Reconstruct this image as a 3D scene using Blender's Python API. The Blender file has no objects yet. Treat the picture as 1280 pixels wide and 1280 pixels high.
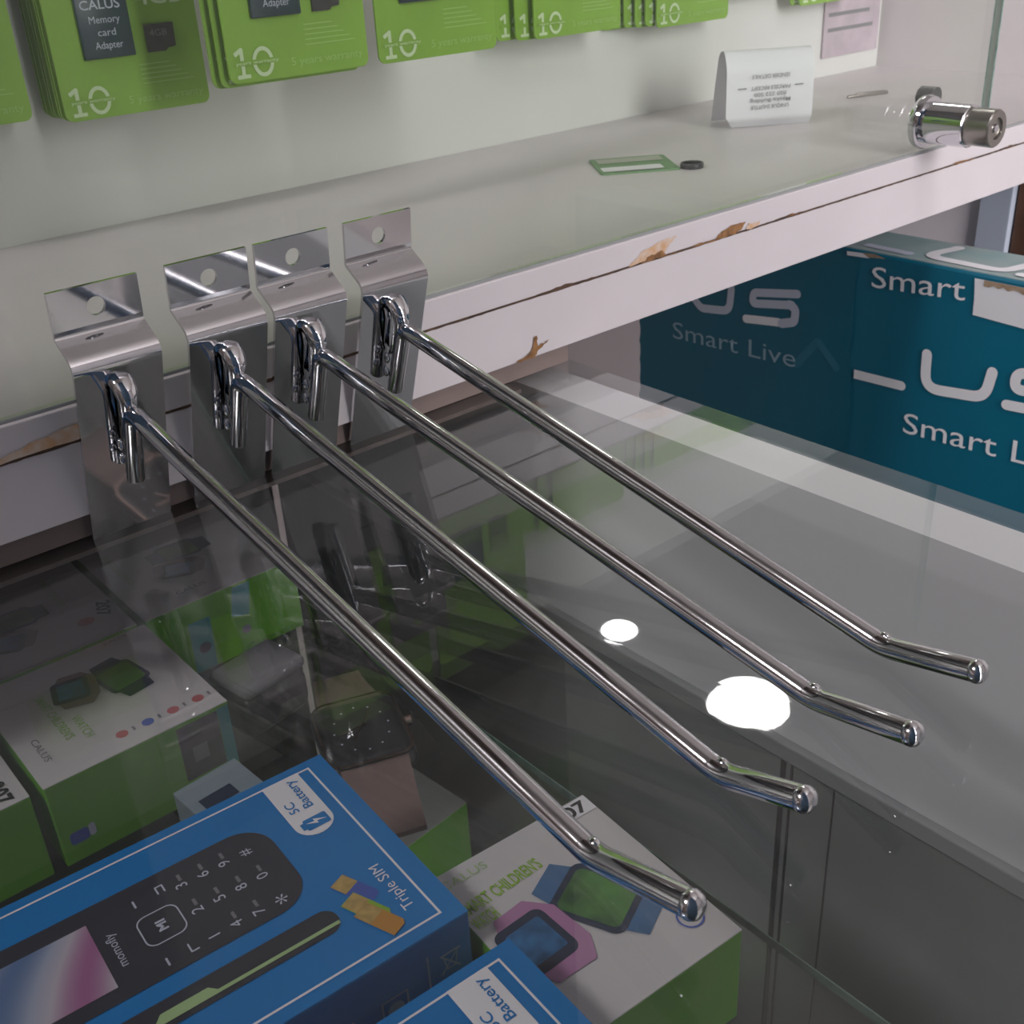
import bpy, bmesh, math, random
from mathutils import Vector, Matrix
random.seed(7)
S = bpy.context.scene
COL = S.collection
PI = math.pi

# ------------------------------------------------------------------ camera
cam = bpy.data.cameras.new('camera')
camo = bpy.data.objects.new('camera', cam); COL.objects.link(camo)
RW = ((0.75729923, -0.65093426, -0.05274899),      # world -> camera rotation
      (0.34117908, 0.32546713, 0.88185485),
      (-0.55686148, -0.68582485, 0.46856116))
m = Matrix(RW).transposed().to_4x4(); m.translation = (0, 0, 0.19)
camo.matrix_world = m
cam.sensor_width = 36; cam.lens = 36 * 1411.83 / 1280
cam.clip_start = 0.01; cam.clip_end = 100
cam.dof.use_dof = True; cam.dof.focus_distance = 0.36; cam.dof.aperture_fstop = 48
S.camera = camo

# ------------------------------------------------------------------ world and added front light
w = bpy.data.worlds.new('world'); S.world = w; w.use_nodes = True
bg = w.node_tree.nodes['Background']
bg.inputs[0].default_value = (0.86, 0.92, 1.0, 1); bg.inputs[1].default_value = 1.0
def area(name, loc, target, sx, sy, power, col):
    l = bpy.data.lights.new(name, 'AREA'); l.shape = 'RECTANGLE'; l.size = sx; l.size_y = sy
    l.energy = power; l.color = col
    o = bpy.data.objects.new(name, l); COL.objects.link(o); o.location = loc
    o.rotation_euler = (Vector(target) - Vector(loc)).to_track_quat('-Z', 'Y').to_euler()
    return o
area('added_front_light', (-0.12, -2.28, 0.88), (-0.12, 0.0, 0.88), 1.6, 1.34, 74, (1.0, 0.95, 0.97))  # added area light standing in for daylight through an unseen front opening
vs = S.view_settings
vs.view_transform = 'Standard'; vs.look = 'None'; vs.gamma = 1; vs.use_curve_mapping = False
vs.exposure = 0.4

# ------------------------------------------------------------------ materials
MATS = {}
def mat(name, col=(0.5, 0.5, 0.5), rough=0.5, metal=0.0, spec=0.5, noise=0.0, nscale=40.0, col2=None, bump=0.0, bscale=200.0, emit=None, coat=0.0):
    if name in MATS: return MATS[name]
    M = bpy.data.materials.new(name); M.use_nodes = True
    nt = M.node_tree; b = nt.nodes['Principled BSDF']
    b.inputs['Base Color'].default_value = (*col, 1)
    b.inputs['Roughness'].default_value = rough; b.inputs['Metallic'].default_value = metal
    b.inputs['Specular IOR Level'].default_value = spec
    b.inputs['Coat Weight'].default_value = coat
    tc = nt.nodes.new('ShaderNodeTexCoord')
    if noise > 0 or col2:
        n = nt.nodes.new('ShaderNodeTexNoise'); n.inputs['Scale'].default_value = nscale; n.inputs['Detail'].default_value = 4
        nt.links.new(tc.outputs['Object'], n.inputs['Vector'])
        r = nt.nodes.new('ShaderNodeValToRGB')
        c2 = col2 or tuple(max(0, c * (1 - noise)) for c in col)
        r.color_ramp.elements[0].position = 0.35; r.color_ramp.elements[1].position = 0.65
        r.color_ramp.elements[0].color = (*c2, 1); r.color_ramp.elements[1].color = (*col, 1)
        nt.links.new(n.outputs['Fac'], r.inputs['Fac']); nt.links.new(r.outputs['Color'], b.inputs['Base Color'])
    if bump > 0:
        n2 = nt.nodes.new('ShaderNodeTexNoise'); n2.inputs['Scale'].default_value = bscale
        nt.links.new(tc.outputs['Object'], n2.inputs['Vector'])
        bp = nt.nodes.new('ShaderNodeBump'); bp.inputs['Strength'].default_value = bump; bp.inputs['Distance'].default_value = 0.001
        nt.links.new(n2.outputs['Fac'], bp.inputs['Height']); nt.links.new(bp.outputs['Normal'], b.inputs['Normal'])
    if emit:
        b.inputs['Emission Color'].default_value = (*emit[0], 1); b.inputs['Emission Strength'].default_value = emit[1]
    MATS[name] = M
    return M

def glass(name, tint, f0=0.04, dust=0.0, dustcol=(0.6, 0.62, 0.6), rough=0.0, ior_scale=1.0):
    """thin sheet glass: clear tinted transmission, mirror reflection growing towards grazing, a film of dust"""
    M = bpy.data.materials.new(name); M.use_nodes = True
    nt = M.node_tree; nt.nodes.clear()
    out = nt.nodes.new('ShaderNodeOutputMaterial')
    tr = nt.nodes.new('ShaderNodeBsdfTransparent'); tr.inputs[0].default_value = (*tint, 1)
    gl = nt.nodes.new('ShaderNodeBsdfGlossy'); gl.inputs['Roughness'].default_value = rough
    gl.inputs['Color'].default_value = (0.95, 0.97, 0.96, 1)
    lw = nt.nodes.new('ShaderNodeLayerWeight'); lw.inputs['Blend'].default_value = 0.5
    pw = nt.nodes.new('ShaderNodeMath'); pw.operation = 'POWER'; pw.inputs[1].default_value = 4.2
    ma = nt.nodes.new('ShaderNodeMath'); ma.operation = 'MULTIPLY_ADD'; ma.inputs[1].default_value = (1 - f0) * ior_scale; ma.inputs[2].default_value = f0
    nt.links.new(lw.outputs['Facing'], pw.inputs[0]); nt.links.new(pw.outputs[0], ma.inputs[0])
    mx = nt.nodes.new('ShaderNodeMixShader')
    nt.links.new(ma.outputs[0], mx.inputs[0]); nt.links.new(gl.outputs[0], mx.inputs[2])
    if dust > 0:
        df = nt.nodes.new('ShaderNodeBsdfDiffuse'); df.inputs[0].default_value = (*dustcol, 1)
        tc = nt.nodes.new('ShaderNodeTexCoord')
        n = nt.nodes.new('ShaderNodeTexNoise'); n.inputs['Scale'].default_value = 9; n.inputs['Detail'].default_value = 6
        nt.links.new(tc.outputs['Object'], n.inputs['Vector'])
        mr = nt.nodes.new('ShaderNodeMapRange'); mr.inputs[1].default_value = 0.3; mr.inputs[2].default_value = 0.75
        mr.inputs[3].default_value = dust * 0.5; mr.inputs[4].default_value = dust * 1.5
        nt.links.new(n.outputs['Fac'], mr.inputs[0])
        m2 = nt.nodes.new('ShaderNodeMixShader'); nt.links.new(mr.outputs[0], m2.inputs[0])
        nt.links.new(tr.outputs[0], m2.inputs[1]); nt.links.new(df.outputs[0], m2.inputs[2])
        nt.links.new(m2.outputs[0], mx.inputs[1])
    else:
        nt.links.new(tr.outputs[0], mx.inputs[1])
    nt.links.new(mx.outputs[0], out.inputs['Surface'])
    MATS[name] = M
    return M

CHROME = mat('chrome', (0.70, 0.70, 0.72), 0.06, 1.0)
NICKEL = mat('brushed_nickel', (0.36, 0.34, 0.31), 0.3, 1.0)
WHITE = mat('white_laminate', (0.67, 0.625, 0.64), 0.42, noise=0.05, nscale=14, bump=0.03, bscale=90)
INNERW = mat('inner_laminate', (0.62, 0.62, 0.615), 0.45, noise=0.06, nscale=10)
BACKW = mat('back_laminate', (0.72, 0.72, 0.70), 0.4, noise=0.05, nscale=8)
PANEL = mat('end_panel_laminate', (0.80, 0.81, 0.82), 0.5, noise=0.06, nscale=10)
CHIPB = mat('chipped_fibreboard', (0.34, 0.17, 0.07), 0.9, noise=0.5, nscale=300, bump=0.5, bscale=900)
CHIPO = mat('torn_edge_glue', (0.60, 0.36, 0.20), 0.8, noise=0.45, nscale=220, col2=(0.66, 0.55, 0.47))
DARKJ = mat('joint_fibreboard', (0.12, 0.07, 0.045), 0.9, noise=0.5, nscale=150)
DARKW = mat('dark_cabinet_board', (0.06, 0.056, 0.055), 0.6, noise=0.3, nscale=12)
PANE = mat('smoked_pane', (0.25, 0.275, 0.27), 0.18, noise=0.25, nscale=9)
PEDGE = mat('pane_edge', (0.012, 0.02, 0.018), 0.3)
RAIL = mat('shelf_rail', (0.30, 0.315, 0.315), 0.4)
GTOP = glass('counter_glass', (0.955, 0.955, 0.955), 0.045, dust=0.012)
GSHELF = glass('shelf_glass', (0.92, 0.95, 0.93), 0.03, dust=0.01)
GDOOR = glass('door_glass', (0.94, 0.96, 0.935), 0.035, dust=0.01)
GEDGE = mat('green_glass_edge', (0.10, 0.22, 0.18), 0.15, noise=0.4, nscale=120, col2=(0.3, 0.42, 0.38))
CLEAR = glass('clear_plastic', (0.93, 0.93, 0.94), 0.05, dust=0.03)
LIME = mat('lime_card', (0.25, 0.46, 0.05), 0.45, noise=0.1, nscale=20)
LIMED = mat('lime_card_edge', (0.10, 0.27, 0.03), 0.6)
GREENB = mat('green_carton', (0.14, 0.43, 0.02), 0.5, noise=0.12, nscale=18)
WHITEC = mat('white_carton', (0.58, 0.565, 0.56), 0.45, noise=0.05, nscale=20)
BLUEC = mat('blue_carton', (0.0, 0.19, 0.52), 0.4, noise=0.06, nscale=10)
BLUES = mat('blue_carton_side', (0.0, 0.17, 0.48), 0.4)
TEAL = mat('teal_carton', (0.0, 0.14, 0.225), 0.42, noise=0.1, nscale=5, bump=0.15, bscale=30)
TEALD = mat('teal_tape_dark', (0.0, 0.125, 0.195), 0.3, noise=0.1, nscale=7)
TEALT = mat('teal_carton_pale_top', (0.24, 0.36, 0.37), 0.5, noise=0.4, nscale=22, col2=(0.36, 0.40, 0.39))  # paler, mottled grey teal for the top face
INKW = mat('white_ink', (0.80, 0.80, 0.82), 0.5)
INKWD = mat('grey_white_ink', (0.28, 0.42, 0.50), 0.5)
INKL = mat('pale_lilac_ink', (0.52, 0.56, 0.66), 0.5)
INKG = mat('green_ink', (0.25, 0.45, 0.03), 0.5)
INKGP = mat('pale_green_ink', (0.36, 0.52, 0.24), 0.5)
INKGC = mat('card_print', (0.58, 0.72, 0.44), 0.5)
INKGF = mat('card_fine_print', (0.36, 0.58, 0.16), 0.5)
INKK = mat('black_ink', (0.015, 0.015, 0.017), 0.5)
INKGY = mat('grey_ink', (0.2, 0.2, 0.21), 0.6)
INKR = mat('red_ink', (0.45, 0.10, 0.10), 0.5)
INKB = mat('blue_ink', (0.05, 0.10, 0.42), 0.5)
BLACKP = mat('black_plastic', (0.02, 0.021, 0.025), 0.35)
PHONEK = mat('printed_phone_body', (0.028, 0.03, 0.042), 0.4)
ADAPT = mat('adapter_dark', (0.022, 0.05, 0.062), 0.35, noise=0.2, nscale=60)
MSD = mat('memory_chip_dark', (0.05, 0.05, 0.05), 0.4, noise=0.4, nscale=250)
PAPER = mat('receipt_paper', (0.78, 0.78, 0.82), 0.7, noise=0.03, nscale=30)
CARDB = mat('torn_cardboard', (0.42, 0.30, 0.20), 0.9, noise=0.3, nscale=200)
GOLD = mat('sim_gold', (0.55, 0.38, 0.12), 0.4, noise=0.3, nscale=400)
PINKW = mat('pink_watch_print', (0.42, 0.20, 0.36), 0.45)
BLUEW = mat('blue_watch_print', (0.06, 0.16, 0.32), 0.45, noise=0.2, nscale=90)
NAVYP = mat('navy_watch_print', (0.018, 0.03, 0.065), 0.45)
SCRB = mat('blue_screen_print', (0.035, 0.17, 0.38), 0.35, noise=0.5, nscale=160)
SCRG = mat('green_screen_print', (0.10, 0.28, 0.05), 0.35, noise=0.6, nscale=70, col2=(0.03, 0.09, 0.03))
ROSE = mat('rose_gold', (0.55, 0.40, 0.34), 0.25, 1.0)
ROSES = mat('rose_strap', (0.19, 0.13, 0.115), 0.5)
TEALS = mat('teal_sticker', (0.05, 0.30, 0.30), 0.5)
WALLM = mat('wall_paint', (0.74, 0.71, 0.70), 0.8, noise=0.04, nscale=4)
CEILM = mat('ceiling_paint', (0.62, 0.59, 0.57), 0.85, noise=0.03, nscale=3)
FLOORM = mat('floor_tile', (0.50, 0.46, 0.45), 0.4, noise=0.25, nscale=3)
BROWN = mat('brown_wood', (0.16, 0.075, 0.045), 0.5, noise=0.4, nscale=30)
POSTM = mat('pale_blue_paint', (0.50, 0.55, 0.64), 0.5, noise=0.05, nscale=20)
PINKP = mat('mauve_sheet', (0.55, 0.46, 0.52), 0.6, noise=0.2, nscale=50)
BLOCKER = mat('blue_grey_paint', (0.10, 0.17, 0.27), 0.7, noise=0.1, nscale=5)  # colour of the added shade block behind the camera
DARKBR = mat('dark_brown_board', (0.07, 0.05, 0.042), 0.6, noise=0.3, nscale=8)
LAMPM = mat('lamp_diffuser', (0.9, 0.9, 0.9), 0.5, emit=((1.0, 0.965, 0.99), 26.0))

def gradient_mat(name, stops, axis_scale=1.0):
    M = bpy.data.materials.new(name); M.use_nodes = True
    nt = M.node_tree; b = nt.nodes['Principled BSDF']; b.inputs['Roughness'].default_value = 0.35
    tc = nt.nodes.new('ShaderNodeTexCoord')
    wv = nt.nodes.new('ShaderNodeTexWave'); wv.inputs['Scale'].default_value = 9.0; wv.inputs['Distortion'].default_value = 5.0
    wv.inputs['Detail'].default_value = 1; wv.inputs['Detail Scale'].default_value = 1.2
    mp = nt.nodes.new('ShaderNodeMapping'); mp.inputs['Scale'].default_value = (axis_scale,) * 3; mp.inputs['Rotation'].default_value = (0, 0, 0.6)
    nt.links.new(tc.outputs['Object'], mp.inputs['Vector']); nt.links.new(mp.outputs['Vector'], wv.inputs['Vector'])
    r = nt.nodes.new('ShaderNodeValToRGB')
    els = r.color_ramp.elements
    els[0].position = stops[0][0]; els[0].color = (*stops[0][1], 1)
    els[1].position = stops[-1][0]; els[1].color = (*stops[-1][1], 1)
    for p, c in stops[1:-1]:
        e = els.new(p); e.color = (*c, 1)
    nt.links.new(wv.outputs['Fac'], r.inputs['Fac']); nt.links.new(r.outputs['Color'], b.inputs['Base Color'])
    MATS[name] = M
    return M
WALLP = gradient_mat('phone_wallpaper_print', [(0.0, (0.10, 0.17, 0.32)), (0.35, (0.33, 0.37, 0.47)), (0.7, (0.46, 0.42, 0.48)), (1.0, (0.34, 0.13, 0.27))], 0.8)

# ------------------------------------------------------------------ helpers
def link(name, me, material, parent=None):
    o = bpy.data.objects.new(name, me); COL.objects.link(o)
    if material is not None and not me.materials:
        me.materials.append(material)
    if parent is not None: o.parent = parent
    return o
def tag(o, label, cat=None, group=None, kind=None):
    o['label'] = label
    if cat: o['category'] = cat
    if group: o['group'] = group
    if kind: o['kind'] = kind
    return o
def thing(name, label, cat, loc=(0, 0, 0), rotz=0.0, group=None):
    o = bpy.data.objects.new(name, None); COL.objects.link(o)
    o.empty_display_size = 0.02
    o.location = loc; o.rotation_euler = (0, 0, rotz)
    return tag(o, label, cat, group)
def mesh(name, verts, faces, smooth=False, angle=35):
    me = bpy.data.meshes.new(name); me.from_pydata([tuple(v) for v in verts], [], faces); me.validate()
    bm = bmesh.new(); bm.from_mesh(me)
    bmesh.ops.remove_doubles(bm, verts=bm.verts, dist=1e-7)
    bmesh.ops.recalc_face_normals(bm, faces=bm.faces); bm.to_mesh(me); bm.free()
    if smooth:
        for p in me.polygons: p.use_smooth = True
        me.set_sharp_from_angle(angle=math.radians(angle))
    return me
def bm_mesh(name, bm, smooth=False, angle=35):
    me = bpy.data.meshes.new(name); bmesh.ops.recalc_face_normals(bm, faces=bm.faces); bm.to_mesh(me); bm.free()
    if smooth:
        for p in me.polygons: p.use_smooth = True
        me.set_sharp_from_angle(angle=math.radians(angle))
    return me
def box_bm(x0, x1, y0, y1, z0, z1, bev=0.0, seg=2):
    bm = bmesh.new()
    bmesh.ops.create_cube(bm, size=1.0)
    for v in bm.verts:
        v.co = Vector(((x0 + x1) / 2 + v.co.x * (x1 - x0), (y0 + y1) / 2 + v.co.y * (y1 - y0), (z0 + z1) / 2 + v.co.z * (z1 - z0)))
    if bev > 0:
        bmesh.ops.bevel(bm, geom=list(bm.edges), offset=bev, segments=seg, affect='EDGES', profile=0.5)
    return bm
def box(name, x0, x1, y0, y1, z0, z1, material, parent=None, bev=0.0):
    return link(name, bm_mesh(name, box_bm(x0, x1, y0, y1, z0, z1, bev), False), material, parent)
def fillet(pts, radii, seg=6):
    out = [Vector(pts[0])]
    for i in range(1, len(pts) - 1):
        p, a, b = Vector(pts[i]), Vector(pts[i - 1]), Vector(pts[i + 1])
        r = radii[i] if isinstance(radii, (list, tuple)) else radii
        if r <= 0: out.append(p); continue
        d1 = (a - p).normalized(); d2 = (b - p).normalized()
        ang = d1.angle(d2); t = min(r / math.tan(ang / 2), (a - p).length * 0.48, (b - p).length * 0.48)
        s, e = p + d1 * t, p + d2 * t
        for k in range(seg + 1):
            u = k / seg
            out.append((1 - u) ** 2 * s + 2 * u * (1 - u) * p + u * u * e)
    out.append(Vector(pts[-1]))
    return out
def tube(name, pts, r, n=20, cap='round', capr=None):
    pts = [Vector(p) for p in pts]
    verts, faces = [], []
    t0 = (pts[1] - pts[0]).normalized()
    ref = Vector((1, 0, 0)) if abs(t0.x) < 0.9 else Vector((0, 1, 0))
    nrm = (ref - t0 * ref.dot(t0)).normalized()
    rings = []
    def ring(c, t, rad):
        nonlocal nrm
        nrm = (nrm - t * nrm.dot(t)).normalized(); bn = t.cross(nrm)
        i0 = len(verts)
        for k in range(n):
            a = 2 * PI * k / n
            verts.append(c + nrm * math.cos(a) * rad + bn * math.sin(a) * rad)
        rings.append(i0)
    if cap == 'round':
        for k in range(1, 5):
            a = PI / 2 * (1 - k / 5); ring(pts[0] - t0 * r * math.sin(a) * 0.6, t0, r * math.cos(a))
    for i, p in enumerate(pts):
        if i == 0: t = t0
        elif i == len(pts) - 1: t = (pts[-1] - pts[-2]).normalized()
        else: t = ((pts[i + 1] - p).normalized() + (p - pts[i - 1]).normalized()).normalized()
        rr = r(i) if callable(r) else r
        ring(p, t, rr)
    if cap == 'round':
        for k in range(1, 5):
            a = PI / 2 * k / 5; ring(pts[-1] + t * r * math.sin(a) * 0.6, t, r * math.cos(a))
    for a, b in zip(rings[:-1], rings[1:]):
        for k in range(n):
            faces.append((a + k, a + (k + 1) % n, b + (k + 1) % n, b + k))
    faces.append(tuple(rings[0] + k for k in range(n))[::-1]); faces.append(tuple(rings[-1] + k for k in range(n)))
    return mesh(name, verts, faces, True, 50)
def lathe(name, prof, axis_o, axis_d, n=40):
    """prof: (distance along axis, radius)"""
    o = Vector(axis_o); d = Vector(axis_d).normalized()
    ref = Vector((0, 0, 1)) if abs(d.z) < 0.9 else Vector((1, 0, 0))
    u = d.cross(ref).normalized(); v = d.cross(u)
    verts, faces = [], []
    for s, r in prof:
        for k in range(n):
            a = 2 * PI * k / n
            verts.append(o + d * s + u * (r * math.cos(a)) + v * (r * math.sin(a)))
    for i in range(len(prof) - 1):
        for k in range(n):
            faces.append((i * n + k, i * n + (k + 1) % n, (i + 1) * n + (k + 1) % n, (i + 1) * n + k))
    faces.append(tuple(range(n))); faces.append(tuple((len(prof) - 1) * n + k for k in range(n)))
    return mesh(name, verts, faces, True, 35)

class Frame:
    """a printed face: origin, reading direction r, up direction u (all local to the thing)"""
    def __init__(s, o, r, u):
        s.o = Vector(o); s.r = Vector(r).normalized(); s.u = Vector(u).normalized(); s.n = s.r.cross(s.u)
    def p(s, a, b, lift=0.0002):
        return s.o + s.r * a + s.u * b + s.n * lift
def poly2(name, fr, polys, material, parent, lift=0.0002):
    verts, faces = [], []
    for q_, pg in enumerate(polys):
        i0 = len(verts)
        ar = sum(x0 * y1 - x1 * y0 for (x0, y0), (x1, y1) in zip(pg, pg[1:] + pg[:1]))
        if ar < 0: pg = pg[::-1]
        for a, b in pg: verts.append(fr.p(a, b, lift + 6e-6 * q_))
        faces.append(tuple(range(i0, i0 + len(pg))))
    me = bpy.data.meshes.new(name); me.from_pydata([tuple(v) for v in verts], [], faces)
    bm = bmesh.new(); bm.from_mesh(me); bmesh.ops.triangulate(bm, faces=[f for f in bm.faces if len(f.verts) > 4]); bm.to_mesh(me); bm.free()
    return link(name, me, material, parent)
def rect2(a0, b0, a1, b1): return [(a0, b0), (a1, b0), (a1, b1), (a0, b1)]
def rrect2(a0, b0, a1, b1, r, seg=6, rs=None):
    rs = rs or (r, r, r, r)
    out = []
    for (cx, cy, st), rr in zip(((a1, b0, -90), (a1, b1, 0), (a0, b1, 90), (a0, b0, 180)), (rs[0], rs[1], rs[2], rs[3])):
        sx = -1 if cx == a1 else 1; sy = 1 if cy == b0 else -1
        if rr <= 0: out.append((cx, cy)); continue
        for k in range(seg + 1):
            a = math.radians(st + 90 * k / seg)
            out.append((cx + sx * rr + rr * math.cos(a), cy + sy * rr + rr * math.sin(a)))
    return out
def disc2(ca, cb, ra, rb=None, n=24, a0=0):
    rb = rb or ra
    return [(ca + ra * math.cos(2 * PI * k / n + a0), cb + rb * math.sin(2 * PI * k / n + a0)) for k in range(n)]
def ring2(ca, cb, ra, rb, w, n=28):
    out = []
    for k in range(n):
        a, b = 2 * PI * k / n, 2 * PI * (k + 1) / n
        out.append([(ca + ra * math.cos(a), cb + rb * math.sin(a)), (ca + ra * math.cos(b), cb + rb * math.sin(b)),
                    (ca + (ra - w) * math.cos(b), cb + (rb - w) * math.sin(b)), (ca + (ra - w) * math.cos(a), cb + (rb - w) * math.sin(a))])
    return out
def stroke2(pts, wd, caps=(True, True), seg=6, rad=None):
    if rad:
        pts = [(v.x, v.y) for v in fillet([(a, b, 0) for a, b in pts], rad, seg)]
    out = []
    for i, ((x0, y0), (x1, y1)) in enumerate(zip(pts[:-1], pts[1:])):
        L = math.hypot(x1 - x0, y1 - y0) or 1e-9; nx, ny = -(y1 - y0) / L * wd / 2, (x1 - x0) / L * wd / 2
        out.append([(x0 + nx, y0 + ny), (x0 - nx, y0 - ny), (x1 - nx, y1 - ny), (x1 + nx, y1 + ny)])
        if i > 0: out.append(disc2(x0, y0, wd / 2, n=14))
    if caps[0]: out.append(disc2(*pts[0], wd / 2, n=16))
    if caps[1]: out.append(disc2(*pts[-1], wd / 2, n=16))
    return out
def text2(name, fr, body, a, b, height, material, parent, width=None, bold=0.0, align='LEFT', lift=0.0003, rot=0.0, shear=0.0):
    """print body with its baseline from (a, b); height = cap height; width = fitted total width"""
    cu = bpy.data.curves.new(name, 'FONT'); cu.body = body; cu.size = 1.0; cu.offset = bold; cu.resolution_u = 3; cu.shear = shear
    o = bpy.data.objects.new(name, cu); COL.objects.link(o)
    bpy.context.view_layer.update()
    dg = bpy.context.evaluated_depsgraph_get()
    me = bpy.data.meshes.new_from_object(o.evaluated_get(dg)); me.name = name
    bpy.data.objects.remove(o); bpy.data.curves.remove(cu)
    xs = [v.co.x for v in me.vertices]
    if not xs: return None
    x0, x1 = min(xs), max(xs)
    sy = height / 0.69
    sx = (width / (x1 - x0)) if width else sy
    off = {'LEFT': 0, 'CENTER': -(x1 - x0) / 2, 'RIGHT': -(x1 - x0)}[align]
    c, s_ = math.cos(rot), math.sin(rot)
    for v in me.vertices:
        px, py = (v.co.x - x0 + off) * sx, v.co.y * sy
        v.co = fr.p(a + px * c - py * s_, b + px * s_ + py * c, lift)
    me.materials.clear()
    return link(name, me, material, parent)

# ================================================================== ROOM
def struct(name, *a):
    o = box(name, *a); o['kind'] = 'structure'; return o
struct('floor', -2.2, 2.8, -2.4, 2.6, -0.95, -0.9, FLOORM)
struct('ceiling', -2.2, 2.8, -2.4, 2.6, 1.6, 1.65, CEILM)
struct('wall_back', -2.2, 2.8, 2.55, 2.6, -0.9, 1.6, WALLM)
struct('wall_left', -2.2, -2.15, -2.4, 2.55, -0.9, 1.6, DARKBR)
struct('wall_front', -2.15, -0.95, -2.4, -2.35, -0.9, 1.6, WALLM)
struct('wall_front_right', 0.70, 2.75, -2.4, -2.35, -0.9, 1.6, WALLM)
struct('wall_front_low', -0.95, 0.70, -2.4, -2.35, -0.9, 0.2, WALLM)
struct('shade_blocker', -0.5, 0.26, -0.75, -0.24, -0.9, 1.6, BLOCKER)  # added unseen block, keeps front light off the left cabinet board
struct('wall_right', 2.75, 2.8, -2.4, 2.55, -0.9, 1.6, WALLM)
struct('wall_upper', -0.9, 0.50, 0.56, 0.63, 0.332, 1.598, DARKBR)
# round ceiling lamps (two mirrored in the counter glass, two added for light)
def ceiling_lamp(x, y, r, label, power):
    t = thing('ceiling_lamp', label, 'lamp', (x, y, 1.6), group=None)
    link('lamp_rim', lathe('lamp_rim', [(0, r + .012), (0.012, r + .012), (0.014, r + .002)], (0, 0, 0), (0, 0, -1)), WHITE, t)
    link('lamp_diffuser', lathe('lamp_diffuser', [(0.0142, r), (0.018, r * .98), (0.019, 0.01)], (0, 0, 0), (0, 0, -1)), LAMPM, t)
    return t
ceiling_lamp(1.86, 1.40, 0.103, 'round ceiling lamp whose mirror image shows as a white disc in the glass', 8)
ceiling_lamp(1.86, 1.85, 0.05, 'small ceiling lamp beside the large round one', 4)
ceiling_lamp(-1.3, 0.30, 0.27, 'added unseen lamp brightening the counter end panel and box tops', 8)  # added out of view to brighten the end panel and carton tops
ceiling_lamp(0.33, -1.0, 0.11, 'added unseen lamp lighting the counter from above the aisle', 8)  # added out of view, placed to light the board towards the right

# ================================================================== GLASS COUNTER
CT = thing('display_counter', 'glass topped display counter under the chrome hooks', 'counter', (0, 0, -0.9))
def cbox(name, x0, x1, y0, y1, z0, z1, material, bev=0.0, parent=None):
    o = box(name, x0, x1, y0, y1, z0 + 0.9, z1 + 0.9, material, parent or CT, bev); return o
cbox('glass_top', -0.9, 0.346, -0.12, 0.66, -0.006, 0.0, GTOP)
cbox('end_panel', 0.3205, 0.3445, -0.11, 0.65, -0.1235, -0.0062, PANEL)
cbox('panel_rail', 0.3165, 0.3445, -0.11, 0.65, -0.1322, -0.1237, RAIL, 0.0008)
p1 = cbox('lower_pane', 0.322, 0.328, -0.11, 0.2166, -0.55, -0.1324, PANE)
cbox('pane_edge', 0.3215, 0.3285, 0.2168, 0.2178, -0.55, -0.1324, PEDGE)
cbox('pane_gap_strip', 0.3225, 0.3285, 0.2179, 0.2208, -0.55, -0.1324, PANE)
cbox('pane_edge', 0.3200, 0.3235, 0.2209, 0.2219, -0.55, -0.1324, PEDGE)
cbox('lower_pane', 0.320, 0.3255, 0.2220, 0.65, -0.55, -0.1324, PANE)
cbox('corner_strip', 0.3212, 0.3218, 0.1957, 0.1962, -0.55, -0.1324, PEDGE)
cbox('back_panel', -0.9, 0.3163, 0.652, 0.66, -0.55, -0.0064, DARKW)
cbox('side_panel', -0.9, -0.88, -0.12, 0.652, -0.55, -0.0064, DARKW)
cbox('front_glass', -0.88, 0.3163, -0.12, -0.115, -0.55, -0.0064, GSHELF)
cbox('floor_board', -0.9, 0.346, -0.12, 0.66, -0.58, -0.5502, DARKW)
cbox('plinth', -0.9, 0.346, -0.10, 0.66, -0.9, -0.5802, DARKW)
cbox('rear_rail', -0.88, 0.3163, 0.3775, 0.402, -0.0085, -0.0066, mat('rail_wood', (0.33, 0.27, 0.24), 0.6, noise=0.15, nscale=12))
sh = cbox('glass_shelf', -0.88, 0.2195, -0.05, 0.62, -0.1105, -0.1070, GSHELF)
cbox('polished_edge', 0.2196, 0.2201, -0.05, 0.62, -0.1105, -0.1070, mat('dark_glass_edge', (0.06, 0.13, 0.11), 0.15, noise=0.5, nscale=60, col2=(0.14, 0.22, 0.19)), parent=CT)
cbox('shelf_bracket', -0.88, 0.2195, 0.600, 0.651, -0.122, -0.1107, RAIL)
cbox('lower_shelf', -0.88, 0.3155, 0.08, 0.64, -0.345, -0.34, GSHELF)

# ================================================================== UPPER DISPLAY CABINET
YC = 0.3695
CB = thing('display_cabinet', 'white laminate display cabinet with a sliding glass door, standing on the counter', 'cabinet', (0, 0, 0.0))
box('plinth_board', -0.9, 0.95, YC, 0.66, 0.0105, 0.0379, WHITE, CB, 0.0005)
box('base_strip', -0.9, 0.344, 0.3745, 0.40, 0.0003, 0.0104, mat('base_strip_wood', (0.26, 0.20, 0.18), 0.7, noise=0.2, nscale=20), CB)
box('floor_board', -0.9, 0.95, YC, 0.66, 0.0386, 0.0508, WHITE, CB, 0.0005)
box('back_panel', -0.9, 0.95, 0.614, 0.63, 0.0509, 0.33, BACKW, CB)
for sx in (-0.92, 0.95):
    box('side_panel', sx, sx + 0.018, YC, 0.66, 0.0105, 0.33, WHITE, CB)
for fx in (-0.7, -0.2, 0.28):
    box('foot', fx - .02, fx + .02, 0.60, 0.64, 0.0002, 0.0104, DARKW, CB)
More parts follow.
